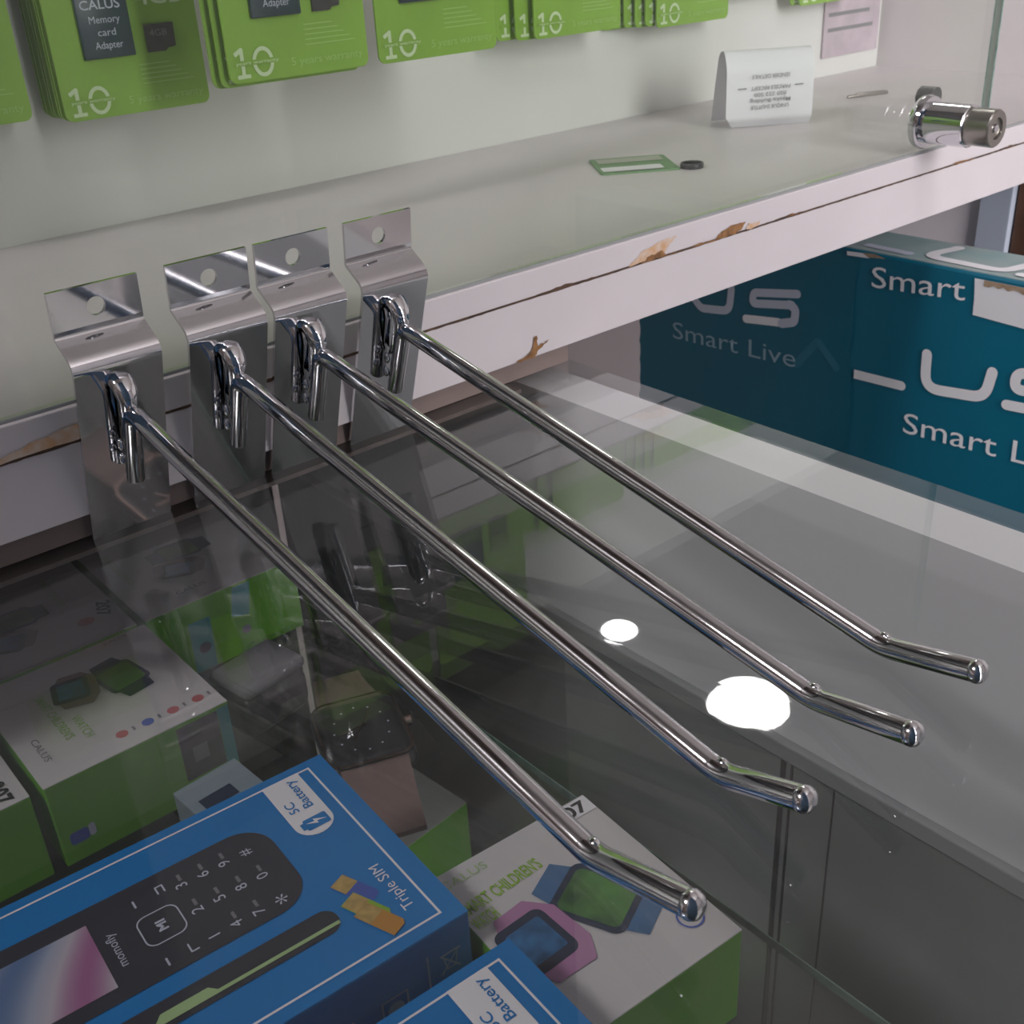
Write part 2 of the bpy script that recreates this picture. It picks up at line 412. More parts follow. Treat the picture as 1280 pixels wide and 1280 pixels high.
# raw fibreboard line between the two boards: ragged, breaking out here and there
def ragged():
    verts, faces = [], []
    n = 420
    for i in range(n + 1):
        x = -0.2 + 1.149 * i / n
        hot = 1.0 + 2.2 * max(0, math.sin(x * 23) * math.sin(x * 57 + 1)) ** 3
        t = 0.00045 * hot * (0.6 + 0.8 * random.random()); bt = 0.0004 * (0.6 + 0.8 * random.random())
        for yy in (YC - 0.00015, YC + 0.01):
            verts.append((x, yy, 0.03825 + t)); verts.append((x, yy, 0.03825 - bt))
    for i in range(n):
        a, b = 4 * i, 4 * (i + 1)
        faces += [(a, b, b + 1, a + 1), (a, a + 2, b + 2, b), (a + 1, b + 1, b + 3, a + 3)]
    return mesh('board_joint', verts, faces)
link('board_joint', ragged(), DARKJ, CB)
FB = Frame((0, YC, 0), (1, 0, 0), (0, 0, 1))
def blob(pts, jit=0.0005, sub=5):
    out = []
    for (x0, y0), (x1, y1) in zip(pts, pts[1:] + pts[:1]):
        for k in range(sub):
            u = k / sub
            out.append((x0 + (x1 - x0) * u + random.uniform(-jit, jit), y0 + (y1 - y0) * u + random.uniform(-jit, jit)))
    return out
CHL = 0.0002
for pts, mt_ in [([(0.380, .0385), (0.388, .0435), (0.402, .0465), (0.414, .0468), (0.408, .0432), (0.404, .0388)], CHIPO),
                 ([(0.388, .0383), (0.394, .0405), (0.4035, .0415), (0.406, .0385)], CHIPB),
                 ([(0.441, .0385), (0.447, .0418), (0.458, .0437), (0.466, .0428), (0.463, .0400), (0.457, .0384)], CHIPB),
                 ([(0.466, .0385), (0.468, .0415), (0.478, .0412), (0.476, .0386)], CHIPO),
                 ([(0.307, .0108), (0.3165, .0140), (0.3185, .0205), (0.3205, .0204), (0.3205, .0155), (0.327, .0163), (0.321, .0134), (0.319, .0108)], CHIPB),
                 ([(0.082, .0386), (0.088, .0415), (0.100, .0432), (0.1125, .0452), (0.116, .0388)], CHIPO),
                 ([(0.50, .0385), (0.505, .0398), (0.512, .0384)], CHIPB), ([(0.66, .0385), (0.672, .0402), (0.69, .0384)], CHIPB),
                 ([(0.40, .0385), (0.43, .0392), (0.45, .0384)], CHIPB)]:
    CHL += 0.00008
    poly2('edge_chip', FB, [blob(pts)], mt_, CB, CHL)
# sliding glass door, its edges and lock
gd = box('glass_door', -0.3, 0.7050, 0.3725, 0.3775, 0.0510, 0.32, GDOOR, CB)
box('door_edge', 0.7051, 0.7058, 0.3732, 0.3768, 0.0510, 0.32, mat('pale_glass_edge', (0.42, 0.47, 0.45), 0.2), gd)
for yy in (0.3725, 0.3769): box('edge_line', 0.7047, 0.7059, yy, yy + .0006, 0.0510, 0.32, GEDGE, gd)
box('door_track', -0.9, 0.949, 0.3712, 0.3722, 0.0509, 0.0520, RAIL, CB)
LX, LZ = 0.6289, 0.0690
lk = link('door_lock', lathe('door_lock', [(0, .0145), (.003, .0152), (.0035, .0152), (.006, .0143), (.0062, .0118), (.031, .0118), (.0315, .0112)], (LX, .3724, LZ), (0, -1, 0), 48), CHROME, CB)
link('lock_cylinder', lathe('lock_cylinder', [(.0314, .0100), (.033, .0104), (.046, .0104), (.0468, .0098), (.0468, .006), (.0455, .0055)], (LX, .3724, LZ), (0, -1, 0), 40), NICKEL, lk)
link('key_slot', lathe('key_slot', [(.0456, .0026), (.0466, .0022)], (LX, .3724, LZ), (0, -1, 0), 20), CHROME, lk)
link('lock_bolt', lathe('lock_bolt', [(0, .006), (.010, .006), (.011, .005)], (LX + .022, .3776, LZ + .010), (0, 1, 0), 32), BLACKP, lk)
tag(lk, 'chrome barrel lock clamped to the sliding glass door')

# ================================================================== CHROME HOOKS
def make_plate_mesh():
    W = 0.030
    prof = [(0.0240, 0.0), (0.0, 0.0705), (0.0105, 0.0775), (0.0098, 0.0800)]
    pr = fillet([(0, p[0], p[1]) for p in prof], [0, 0.0050, 0.0055, 0], 10)
    verts, faces = [], []
    for v in pr:
        verts.append(Vector((-W / 2, v.y, v.z))); verts.append(Vector((W / 2, v.y, v.z)))
    for i in range(len(pr) - 1):
        faces.append((2 * i, 2 * i + 1, 2 * i + 3, 2 * i + 2))
    # tab with a punched round hole
    zb, zt = 0.0800, 0.0932
    yf = lambda z: 0.0098 + (z - 0.0800) * (0.0084 - 0.0098) / (zt - zb)
    hc, hr, n = 0.0858, 0.0031, 32
    outer, inner = [], []
    for k in range(n):
        a = 2 * PI * k / n + PI / n; ca, sa = math.cos(a), math.sin(a)
        inner.append((hr * ca, hc + hr * sa))
        tx = (W / 2) / abs(ca) if abs(ca) > 1e-6 else 9
        tz = ((zt - hc) if sa > 0 else (hc - zb)) / abs(sa) if abs(sa) > 1e-6 else 9
        t = min(tx, tz); outer.append((t * ca, hc + t * sa))
    i0 = len(verts)
    for x, z in outer: verts.append(Vector((x, yf(z), z)))
    for x, z in inner: verts.append(Vector((x, yf(z), z)))
    for k in range(n):
        j = (k + 1) % n
        faces.append((i0 + k, i0 + j, i0 + n + j, i0 + n + k))
    # corners of the tab
    for sx in (-1, 1):
        for z in (zb, zt):
            c = len(verts); verts.append(Vector((sx * W / 2, yf(z), z)))
            best = sorted(range(n), key=lambda k: (outer[k][0] - sx * W / 2) ** 2 + (outer[k][1] - z) ** 2)[:2]
            faces.append((i0 + best[0], i0 + best[1], c))
    me = mesh('back_plate', verts, faces, True, 12)
    return me
PLATE = make_plate_mesh()
def solid(me, th, angle=25):
    o = bpy.data.objects.new('tmp', me); COL.objects.link(o)
    md = o.modifiers.new('thickness', 'SOLIDIFY'); md.thickness = th; md.offset = 0
    bpy.context.view_layer.update()
    m2 = bpy.data.meshes.new_from_object(o.evaluated_get(bpy.context.evaluated_depsgraph_get()))
    bpy.data.objects.remove(o); m2.name = me.name
    for p in m2.polygons: p.use_smooth = True
    m2.set_sharp_from_angle(angle=math.radians(angle))
    return m2
def wn(o):
    md = o.modifiers.new('normals', 'WEIGHTED_NORMAL'); md.keep_sharp = True; md.weight = 90
    return o
def lug_mesh():
    # tongue pressed out of the plate, running down behind the wire
    prof = [(0.0043, .0640, .0034), (0.0010, .0630, .0038), (-0.0022, .0595, .0036), (-0.0030, .0560, .0030), (-0.0008, .0500, .0025), (0.0024, .0440, .0019), (0.0058, .0395, .0014)]
    pr = fillet([(0, p[0], p[1]) for p in prof], 0.006, 4)
    verts, faces = [], []
    zs = [p[1] for p in prof]
    def hw(z):
        for (a, b) in zip(prof[:-1], prof[1:]):
            if b[1] <= z <= a[1]:
                u = (a[1] - z) / (a[1] - b[1]); return a[2] + (b[2] - a[2]) * u
        return prof[-1][2]
    cs = [(-1, 0.0026), (-.9, 0.0008), (-.55, -.0004), (0, -.0009), (.55, -.0004), (.9, .0008), (1, .0026)]
    for v in pr:
        h = hw(v.z)
        for s, dy in cs: verts.append(Vector((s * h, v.y + dy, v.z)))
    k = len(cs)
    for i in range(len(pr) - 1):
        for j in range(k - 1):
            faces.append((i * k + j, i * k + j + 1, (i + 1) * k + j + 1, (i + 1) * k + j))
    return mesh('tongue', verts, faces, True, 60)
LUG = solid(lug_mesh(), 0.0008, 60)
PLATE = solid(PLATE, 0.0013, 25)
def weld_mesh(name, c, rx, ry, rz):
    bm = bmesh.new(); bmesh.ops.create_uvsphere(bm, u_segments=16, v_segments=10, radius=1)
    for v in bm.verts: v.co = Vector((c[0] + v.co.x * rx, c[1] + v.co.y * ry, c[2] + v.co.z * rz))
    return bm_mesh(name, bm, True, 80)
HOOKS = [  # plate centre x, bend (x, y), tip (x, y, z)
    (0.1232, (0.1278, 0.1358), (0.1270, 0.1062, 0.0120), 'chrome display hook resting next to the blue phone carton, outermost of the four'),
    (0.1630, (0.1686, 0.1334), (0.1680, 0.1092, 0.0120), 'chrome display hook between the outermost hook beside the phone carton and the two others'),
    (0.1961, (0.2085, 0.1359), (0.2045, 0.1052, 0.0120), 'chrome display hook second from the teal carton side'),
    (0.2332, (0.2414, 0.1364), (0.2378, 0.1073, 0.0120), 'chrome display hook standing alone, outermost towards the teal carton')]
PY = 0.348
for i, (px, bd, tp, lb) in enumerate(HOOKS):
    t = thing('display_hook', lb, 'hook', (px, PY, 0.0), 0.0, 'chrome display hooks leaning on the cabinet')
    wn(link('back_plate', PLATE, CHROME, t))
    link('tongue', LUG, CHROME, t)
    pb = (0, 0.3462 - PY, 0.0515)
    path = fillet([(0, 0.3566 - PY, 0.0245), pb, (bd[0] - px, bd[1] - PY, 0.0036), (tp[0] - px, tp[1] - PY, tp[2])], [0, 0.0042, 0.016, 0], 10)
    wire = link('wire', tube('wire', path, 0.00315, 28), CHROME, t)
    d = (path[-1] - path[-2]).normalized()
    link('end_cap', lathe('end_cap', [(-0.0014, .00310), (-0.0009, .0033), (.0000, .0033), (.0010, .0029), (.0016, .0021), (.0019, .0008)], path[-1], d, 24), CHROME, t)
    bx = Vector((bd[0] - px, bd[1] - PY, 0.0034))
    link('weld_bead', weld_mesh('weld_bead', (bx.x + 0.0006, bx.y + 0.0005, bx.z + 0.0033), .0014, .0017, .0012), CHROME, t)
    for wz in (0.0385, 0.0325):
        link('weld_bead', weld_mesh('weld_bead', (-0.0032, 0.3545 - PY + (0.045 - wz) * 0.3 - 0.0015, wz), .0011, .0014, .0022), CHROME, t)

# ================================================================== BOXES UNDER THE GLASS
def carton(name, label, cat, loc, rotz, w, d, h, top, side, group=None, bev=0.0006):
    """root at the middle of the base; local x = w, y = d"""
    t = thing(name, label, cat, loc, rotz, group)
    link('box_body', bm_mesh('box_body', box_bm(-w / 2, w / 2, -d / 2, d / 2, 0, h - 0.0004, bev), False), side, t)
    link('box_lid', bm_mesh('box_lid', box_bm(-w / 2, w / 2, -d / 2, d / 2, h - 0.00035, h, 0.00015, 1), False), top, t)
    return t
ZS = -0.1068
def watch_print(t, fr, ca, cb, sc, tone, rot=0.0):
    """printed pair of wrist watches, centre (ca, cb)"""
    def tr(pts, dx=0, dy=0, ang=0):
        c, s = math.cos(rot), math.sin(rot); c2, s2 = math.cos(ang), math.sin(ang); out = []
        for x, y in pts:
            x, y = x * c2 - y * s2 + dx, x * s2 + y * c2 + dy
            x, y = x * sc, y * sc
            out.append((ca + x * c - y * s, cb + x * s + y * c))
        return out
    strap = BLUEW if tone else NAVYP
    g = math.radians(28)
    b = poly2('printed_strap', fr, [tr([(-.30, -.8), (.30, -.8), (.36, -.45), (.36, .45), (.28, .8), (-.28, .8), (-.36, .45), (-.36, -.45)], .42, .10, g)], strap, t, 0.00025)
    c_ = poly2('printed_case', fr, [tr(rrect2(-.46, -.52, .46, .52, .16), .42, .10, g)], NAVYP, t, 0.00035)
    poly2('printed_screen', fr, [tr(rrect2(-.37, -.43, .37, .43, .10), .42, .10, g)], SCRG, t, 0.00045)
    g2 = math.radians(4)
    poly2('printed_strap', fr, [tr([(-.24, -.62), (.34, -.66), (.52, -.35), (.50, .30), (.24, .62), (-.24, .60), (-.34, .35), (-.34, -.35)], -.57, .02, g2)], PINKW if tone else ROSES, t, 0.0005)
    poly2('printed_case', fr, [tr(rrect2(-.40, -.42, .36, .42, .13), -.60, .02, g2)], NAVYP, t, 0.0006)
    poly2('printed_screen', fr, [tr(rrect2(-.28, -.28, .26, .30, .04), -.60, .02, g2)], SCRB, t, 0.0007)
    return c_

H_W = 0.0368
# E: watch carton under the hook tips, reading away from the viewer
thE = math.radians(-4.6)
def rotp(x, y, th): return (x * math.cos(th) - y * math.sin(th), x * math.sin(th) + y * math.cos(th))
EW, ED = 0.0605, 0.0723
ex, ey = rotp(-EW / 2, ED / 2, thE)
tE = carton('watch_carton', 'white topped green watch carton at the shelf edge with pink and blue watches printed', 'box', (0.1890 + ex, 0.1397 + ey, ZS), thE, EW, ED, H_W, WHITEC, GREENB)
fE = Frame((EW / 2, -ED / 2, H_W), (1, 0, 0), (0, 1, 0))
text2('maker_name', fE, 'CALUS', -.0595, .0655, .0032, INKGP, tE, width=.0165, bold=0.0)
text2('title_print', fE, "SMART CHILDREN'S", -.0595, .0530, .0046, INKG, tE, width=.0300, bold=0.02, rot=math.radians(4))
text2('title_print', fE, 'WATCH', -.0595, .0468, .0046, INKG, tE, width=.0085, bold=0.02, rot=math.radians(4))
watch_print(tE, fE, -.0345, .0325, .0235, True)
poly2('number_sticker', fE, [rect2(-.0125, .0645, -.0003, .0715)], INKW, tE, 0.0003)
text2('sticker_number', fE, '07', -.0112, .0655, .0048, INKK, tE, width=.0088, bold=0.03, lift=0.0005)
poly2('printed_emblem', fE, ring2(-.0085, .0125, .0042, .0042, .0006), INKB, tE, 0.0003)
poly2('printed_emblem', fE, [disc2(-.0085, .0130, .0022, n=6)], INKB, tE, 0.0003)

# A to D: watch cartons at the back left
def left_watch(cx, cy, label, w, d, sticker=True, pic=True, icons=True, rot=0.0):
    t = carton('watch_carton', label, 'box', (cx, cy, ZS), rot, w, d, H_W, WHITEC, GREENB)
    # reads towards the viewer: right = -y, up = +x
    f = Frame((-w / 2, d / 2, H_W), (0, -1, 0), (1, 0, 0))
    return t, f
wA, dA = 0.0712, 0.0743
tA, fA = left_watch(0.0977, 0.3805, 'white topped watch carton with dark label on its green side, behind the phone carton', wA, dA)
watch_print(tA, fA, .0290, .0400, .0185, False, math.radians(72))
text2('title_print', fA, "SMART CHILDREN'S", .020, .0165, .0034, INKGP, tA, width=.034, bold=.01)
text2('title_print', fA, 'WATCH', .042, .0225, .0034, INKGP, tA, width=.016, bold=.01)
text2('maker_name', fA, 'CALUS', .045, .006, .0026, INKGY, tA, width=.016)
text2('maker_name', fA, 'CALUS', .004, .052, .0022, INKGY, tA, width=.010, rot=PI / 2)
for k, mt_ in enumerate((INKR, INKB, INKR, INKR)):
    poly2('printed_icon', fA, [disc2(.0650, .0330 + .0102 * k, .0023)], mt_, tA)
    poly2('printed_caption', fA, [rect2(.0635, .0372 + .0102 * k, .0660, .0382 + .0102 * k)], INKGY, tA)
fAf = Frame((-wA / 2, -dA / 2, 0), (1, 0, 0), (0, 0, 1))
poly2('battery_print', fAf, [rrect2(.0035, .0080, .0105, .0135, .0015)], INKB, tA)
poly2('battery_print', fAf, [rrect2(.0106, .0085, .0130, .0140, .0010)], INKL, tA)
poly2('dark_label', fAf, [rect2(.0495, .0100, .0660, .0345)], MSD, tA)
poly2('dark_label', fAf, [rect2(.0495, .0290, .0660, .0350)], BLACKP, tA, .0004)
poly2('code_patch', fAf, [rect2(.0540, .0170, .0600, .0240)], INKGY, tA, .0004)
poly2('teal_corner', fAf, [rect2(.0662, .0080, .0709, .0355)], TEALS, tA)
tB, fB_ = left_watch(0.1712, 0.4570, 'white topped watch carton with teal stickers on its green side, below two hook plates', 0.0735, 0.0755)
watch_print(tB, fB_, .036, .036, .0185, False, math.radians(150))
text2('maker_name', fB_, 'CALUS', .066, .020, .0030, INKGY, tB, width=.014, rot=PI / 2)
text2('title_print', fB_, "SMART CHILDREN'S", .008, .008, .0030, INKGP, tB, width=.034)
fBf = Frame((-.0735 / 2, -.0755 / 2, 0), (1, 0, 0), (0, 0, 1))
poly2('teal_sticker', fBf, [[(.0175, .0005), (.0275, .0005), (.0285, .0265), (.0180, .0265)]], TEALS, tB)
poly2('teal_sticker', fBf, [[(.0385, .0210), (.0470, .0190), (.0500, .0355), (.0410, .0355)]], TEALS, tB)
poly2('printed_icon', fBf, [disc2(.0235, .012, .0028)], NAVYP, tB, .0004)
poly2('printed_icon', fBf, [disc2(.0445, .012, .0022)], INKGY, tB, .0004)
tC, fC = left_watch(0.0955, 0.4580, 'white topped watch carton in the back row with a worn watch print and number sticker', 0.0712, 0.0755)
watch_print(tC, fC, .042, .030, .0185, False, math.radians(150))
text2('sticker_number', fC, '207', .046, .0655, .0055, INKK, tC, width=.013, bold=.03, rot=math.radians(-20))
poly2('printed_icon', fC, [disc2(.058, .056, .0035)], INKR, tC)
text2('title_print', fC, "SMART CHILDREN'S", .010, .052, .0032, INKGP, tC, width=.032)
tD, fD = left_watch(0.0215, 0.3805, 'white topped watch carton beside the one with the dark label, mostly cut off', 0.0720, 0.0743)
watch_print(tD, fD, .030, .040, .0185, False, math.radians(72))
text2('sticker_number', fD, '207', .0595, .0610, .0065, INKK, tD, width=.0125, bold=.03)
poly2('printed_icon', fD, [disc2(.030, .066, .0032)], INKR, tD)
text2('sticker_number', fD, '8', .044, .064, .0055, INKK, tD, width=.005, bold=.03)

# phone cartons
PW, PL, PH = 0.0870, 0.1400, 0.0518   # across (label width), along, thick
def phone_carton(label, corner, th):
    """corner = front right (x max, y min) of the lid; label reads towards +y, top towards -x"""
    cx, cy = rotp(-PL / 2, PW / 2, th)
    t = carton('phone_carton', label, 'box', (corner[0] + cx, corner[1] + cy, ZS), th, PL, PW, PH, BLUEC, BLUES, 'blue phone cartons')
    f = Frame((PL / 2, -PW / 2, PH), (0, 1, 0), (-1, 0, 0))
    # white border line
    ln = 0.0007
    poly2('border_line', f, [rect2(.0040, .0062, .0832, .0062 + ln), rect2(.0040, .0062, .0040 + ln, .134), rect2(.0825, .0062, .0832, .134)], INKW, t)
    # battery flag
    fl = [(.0832, .0105), (.0832, .0232), (.0600, .0232)] + [(.0600 - .0064 * math.sin(a), .01685 + .0064 * math.cos(a)) for a in [PI * k / 12 for k in range(1, 12)]] + [(.0600, .0105)]
    poly2('battery_flag', f, [fl], INKW, t, .0003)
    text2('flag_text', f, '5C', .0660, .0182, .0030, BLUEC, t, width=.0056, bold=.01, lift=.0005)
    text2('flag_text', f, 'Battery', .0660, .0134, .0031, BLUEC, t, width=.0150, bold=.01, lift=.0005)
    poly2('battery_symbol', f, [rrect2(.0563, .0122, .0615, .0200, .0007), rect2(.0574, .0199, .0604, .0212)], BLUEC, t, .0005)
    poly2('bolt_symbol', f, [[(.0595, .0196), (.0576, .0160), (.0588, .0160), (.0582, .0130), (.0603, .0168), (.0591, .0168)]], INKW, t, .0007)
    # SIM cards and caption
    text2('caption', f, 'Triple SIM', .0110, .0106, .0033, INKW, t, width=.0205)
    dx_, dy_ = -.92, -.39
    for q, ((ca, cb), m1) in enumerate((((.0270, .0208), INKB), ((.0187, .0218), INKG), ((.0130, .0208), mat('sim_orange', (0.50, 0.24, 0.04), 0.5)))):
        P_ = lambda u, v: (ca + dx_ * u - dy_ * v * -1, cb + dy_ * u + dx_ * v * -1)
        poly2('printed_sim', f, [[P_(-.0070, -.0030), P_(.0058, -.0030), P_(.0070, -.0018), P_(.0070, .0030), P_(-.0070, .0030)]], m1, t, .0003 + .0001 * q)
        poly2('sim_chip', f, [[P_(-.0068, -.0028), P_(-.0012, -.0028), P_(-.0012, .0028), P_(-.0068, .0028)]], GOLD, t, .00035 + .0001 * q)
    # phone, front view
    body = rrect2(.0325, .0305, .0705, .136, .011, 8, (.011, .006, .006, .011))
    ph = poly2('printed_phone', f, [body], PHONEK, t, .0003)
    poly2('printed_screen', f, [rect2(.0375, .0865, .0640, .1250)], WALLP, t, .0005)
    text2('phone_wordmark', f, 'momofly', .0432, .0815, .0026, INKL, t, width=.0135, lift=.0005)
    rr = rrect2(.0440, .0635, .0565, .0755, .0030)
    ri = rrect2(.0444, .0639, .0561, .0751, .0027)
    n = len(rr)
    poly2('centre_key', f, [[rr[k], rr[(k + 1) % n], ri[(k + 1) % n], ri[k]] for k in range(n)], INKL, t, .0005)
    text2('key_text', f, 'MI', .0503, .0682, .0026, INKL, t, width=.0042, align='CENTER', lift=.0005, bold=.03)
    rows = [('1', '2', '3'), ('4', '5', '6'), ('7', '8', '9'), ('*', '0', '#')]
    for j, rw in enumerate(rows):
        for k, ch in enumerate(rw):
            text2('key_text', f, ch, .0372 + .0118 * k, .0578 - .0067 * j - (.003 if ch == '*' else 0), .0060 if ch == '*' else .0034, INKL, t, align='CENTER', lift=.0005)
            if ch not in '*#1':
                poly2('key_letters', f, [rect2(.0392 + .0118 * k, .0584 - .0067 * j, .0420 + .0118 * k, .0594 - .0067 * j)], INKGY, t, .0005)
    poly2('soft_key', f, [rect2(.0355, .0727, .0385, .0733), rect2(.0610, .0727, .0640, .0733), *stroke2([(.0360, .0645), (.0360, .0665), (.0390, .0665)], .0005), *stroke2([(.0620, .0660), (.0648, .0660), (.0648, .0640), (.0620, .0640)], .0005)], INKL, t, .0005)
    # phone, edge view
    poly2('printed_phone_edge', f, [rrect2(.0170, .0295, .0262, .130, .0042, 8, (.0042, .0042, .004, .0042))], PHONEK, t, .0003)
    poly2('green_trim', f, [rect2(.0188, .0300, .0200, .128), [(.0200, .066), (.0222, .068), (.0222, .081), (.0200, .083)]], INKGP, t, .0005)
    # printed side: bin, approval letters, app marks
    g = Frame((-PL / 2, -PW / 2, 0), (1, 0, 0), (0, 0, 1))
    bx = PL - .0105
    poly2('bin_symbol', g, stroke2([(bx, .034), (bx + .0060, .041)], .0006) + stroke2([(bx + .0060, .034), (bx, .041)], .0006) + stroke2([(bx + .0002, .0410), (bx + .0062, .0410)], .0008) + stroke2([(bx + .001, .0395), (bx + .0018, .0352), (bx + .0046, .0352), (bx + .0052, .0395)], .0005), INKWD, t)
    text2('approval_mark', g, 'CE', bx, .0240, .0052, INKWD, t, width=.0062)
    poly2('side_line', g, [rect2(PL - .0150, .004, PL - .0144, .044)], INKWD, t)
    for q in range(3):
        a0 = PL - .030 - .017 * q
        poly2('app_symbol', g, [p_ for p_ in stroke2([(a0, .028), (a0 + .008, .028), (a0 + .008, .037), (a0, .037), (a0, .028)], .0006)] + [disc2(a0 + .004, .0325, .0026)], INKWD, t)
        poly2('app_caption', g, [rect2(a0 - .001, .0225, a0 + .009, .0232), rect2(a0, .0205, a0 + .008, .0211)], INKWD, t)
    return t
phone_carton('blue phone carton with black keypad phone printed on the lid, beside the green watch cartons', (0.1283, 0.1878), math.radians(-3.8))
phone_carton('blue phone carton of which only the lid corner with the battery flag shows', (0.1250, 0.0860), math.radians(-3.6))

# small items between the cartons
t = carton('accessory_box', 'small pale blue accessory box between the green carton and the phone carton', 'box', (0.1135, 0.3180, ZS), math.radians(4), 0.026, 0.020, 0.0220, mat('pale_blue_card', (0.22, 0.28, 0.32), 0.5), mat('pale_blue_card_side', (0.16, 0.2, 0.23), 0.5))
poly2('dark_window', Frame((-.013, -.010, .022), (1, 0, 0), (0, 1, 0)), [rect2(.004, .002, .017, .009)], NAVYP, t)
t = thing('earphone_case', 'dark rounded earphone case with a grey lid behind the accessory box', 'case', (0.160, 0.372, ZS), math.radians(10))
wn(link('case_body', bm_mesh('case_body', box_bm(-.017, .017, -.013, .013, 0, .020, .006, 4), True, 60), BLACKP, t))
wn(link('case_lid', bm_mesh('case_lid', box_bm(-.0165, .0165, -.0125, .0125, .0202, .026, .0028, 4), True, 60), INKGY, t))
# wrist watch in a clear case
t = thing('wrist_watch', 'rose gold smart watch with an analogue dial lying on the glass shelf', 'watch', (0.176, 0.320, ZS), math.radians(-20))
wn(link('watch_case', bm_mesh('watch_case', box_bm(-.018, .018, -.022, .022, .002, .0125, .005, 4), True, 60), BLACKP, t))
fW = Frame((0, 0, .0126), (1, 0, 0), (0, 1, 0))
o_, i_ = rrect2(-.0175, -.0215, .0175, .0215, .007), rrect2(-.0163, -.0203, .0163, .0203, .006)
poly2('bezel', fW, [[o_[k], o_[(k + 1) % len(o_)], i_[(k + 1) % len(i_)], i_[k]] for k in range(len(o_))], ROSE, t)
poly2('watch_hand', fW, stroke2([(-.004, -.006), (.006, .011)], .0007) + stroke2([(-.008, -.001), (.002, .002)], .0009), ROSE, t, .0004)
poly2('hour_marks', fW, [rect2(.011 * math.cos(a) - .0004, .014 * math.sin(a) - .0004, .011 * math.cos(a) + .0004, .014 * math.sin(a) + .0004) for a in [2 * PI * k / 12 for k in range(12)]], INKL, t, .0004)
def strap(y0, sgn):
    verts, faces = [], []
    for k in range(9):
        u = k / 8; y = y0 + sgn * 0.032 * u; wdt = .0135 - .003 * u; z = .008 * (1 - u) ** 2 + .0010
        verts += [(-wdt, y, z), (wdt, y, z), (wdt, y, z + .0022), (-wdt, y, z + .0022)]
    for k in range(8):
        a, b = 4 * k, 4 * k + 4
        for j in range(4): faces.append((a + j, a + (j + 1) % 4, b + (j + 1) % 4, b + j))
    faces += [(0, 1, 2, 3), (32, 33, 34, 35)]
    return mesh('strap', verts, faces, True, 40)
link('strap', strap(-.0205, -1), ROSES, t); link('strap', strap(.0205, 1), ROSES, t)
link('crown', lathe('crown', [(0, .0022), (.003, .0022), (.0034, .0016)], (.018, .004, .0075), (1, 0, 0), 16), ROSE, t)
def film_mesh():
    n = 26; verts, faces = [], []
    for i in range(n + 1):
        for j in range(n + 1):
            u, v = i / n, j / n
            edge = min(u, 1 - u, v, 1 - v) * 2
            z = 0.0022 + 0.031 * min(1, edge * 2.2) + random.uniform(-.0011, .0011) + .0016 * math.sin(9 * u + 4 * v) * edge
            verts.append((-.034 + .068 * u + random.uniform(-.0008, .0008), -.056 + .112 * v + random.uniform(-.0008, .0008), max(.0006, z)))
    for i in range(n):
        for j in range(n):
            a = i * (n + 1) + j; faces.append((a, a + n + 1, a + n + 2)); faces.append((a, a + n + 2, a + 1))
    return mesh('film_sheet', verts, faces)
PF = thing('plastic_film', 'crumpled clear plastic film over the watch and earphone case', 'film', (0.1735, 0.345, ZS), math.radians(-12))
link('film_sheet', film_mesh(), glass('clear_film', (0.975, 0.975, 0.975), 0.02, rough=0.08, ior_scale=0.35), PF)
# dim stock on the lower shelf
for (x, y, rz, w_, d_, h_, lab_, topm, sidem) in [
        (0.255, 0.47, 0.1, .09, .08, .05, 'pale carton on the lower shelf in the dark far corner of the counter', WHITEC, GREENB),
        (0.205, 0.33, -0.2, .10, .07, .04, 'dark grey carton lying on the lower shelf', DARKW, DARKW),
        (0.10, 0.55, 0.0, .12, .08, .07, 'grey carton on the lower shelf behind the watch cartons', INKGY, DARKW),
        (0.262, 0.29, 0.3, .05, .07, .03, 'green and white carton on the lower shelf below the hook shadows', WHITEC, GREENB)]:
    carton('stock_carton', lab_, 'box', (x, y, -0.3398), rz, w_, d_, h_, topm, sidem)

# ================================================================== TEAL CARTON BESIDE THE COUNTER
XT = 0.66; ZT = -0.0225
TC = thing('teal_carton', 'large teal shipping carton with white lettering standing beside the counter', 'box', (XT + .026, 0.335, -0.46))
def tb(name, x0, x1, y0, y1, z0, z1, material, bev=0.0):
    return box(name, x0 - (XT + .026), x1 - (XT + .026), y0 - .335, y1 - .335, z0 + .46, z1 + .46, material, TC, bev)
tb('carton_body', XT, XT + .052, 0.04, 0.6295, -0.46, ZT - .0004, TEAL, 0.002)
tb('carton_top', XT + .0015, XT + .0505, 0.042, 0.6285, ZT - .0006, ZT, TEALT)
fT = Frame((-.026, .0945, .46), (0, -1, 0), (0, 0, 1))     # a = 0.4295 - y, b = z
def T(y, z): return (0.4295 - y, z)
def tsplit(pts): return [T(*p) for p in pts]
jag = [T(.6300, -.30)] + [T(.6295 - .0020 * (k % 2) - .0012 * random.random(), -.30 + .25 * k / 30) for k in range(1, 30)] + [T(.624, -.024), T(.424, -.024), T(.4265, -.05), T(.4245, -.0775), T(.4255, -.10), T(.4200, -.1265), T(.421, -.30)]
poly2('tape_band', fT, [jag], TEALD, TC, .0004)
text2('carton_text', fT, 'Smart', *T(.4139, -.0458), .0140, INKW, TC, width=.0675, bold=.0, lift=.0007, rot=math.radians(3.5))
text2('carton_text', fT, 'Smart Live', *T(.5911, -.1225), .0138, INKWD, TC, width=.1205, lift=.0007, bold=-.004, rot=math.radians(2.2))
text2('carton_text', fT, 'Smart Live', *T(.3783, -.1421), .0148, INKW, TC, width=.122, lift=.0007, bold=.0, rot=math.radians(2.5))
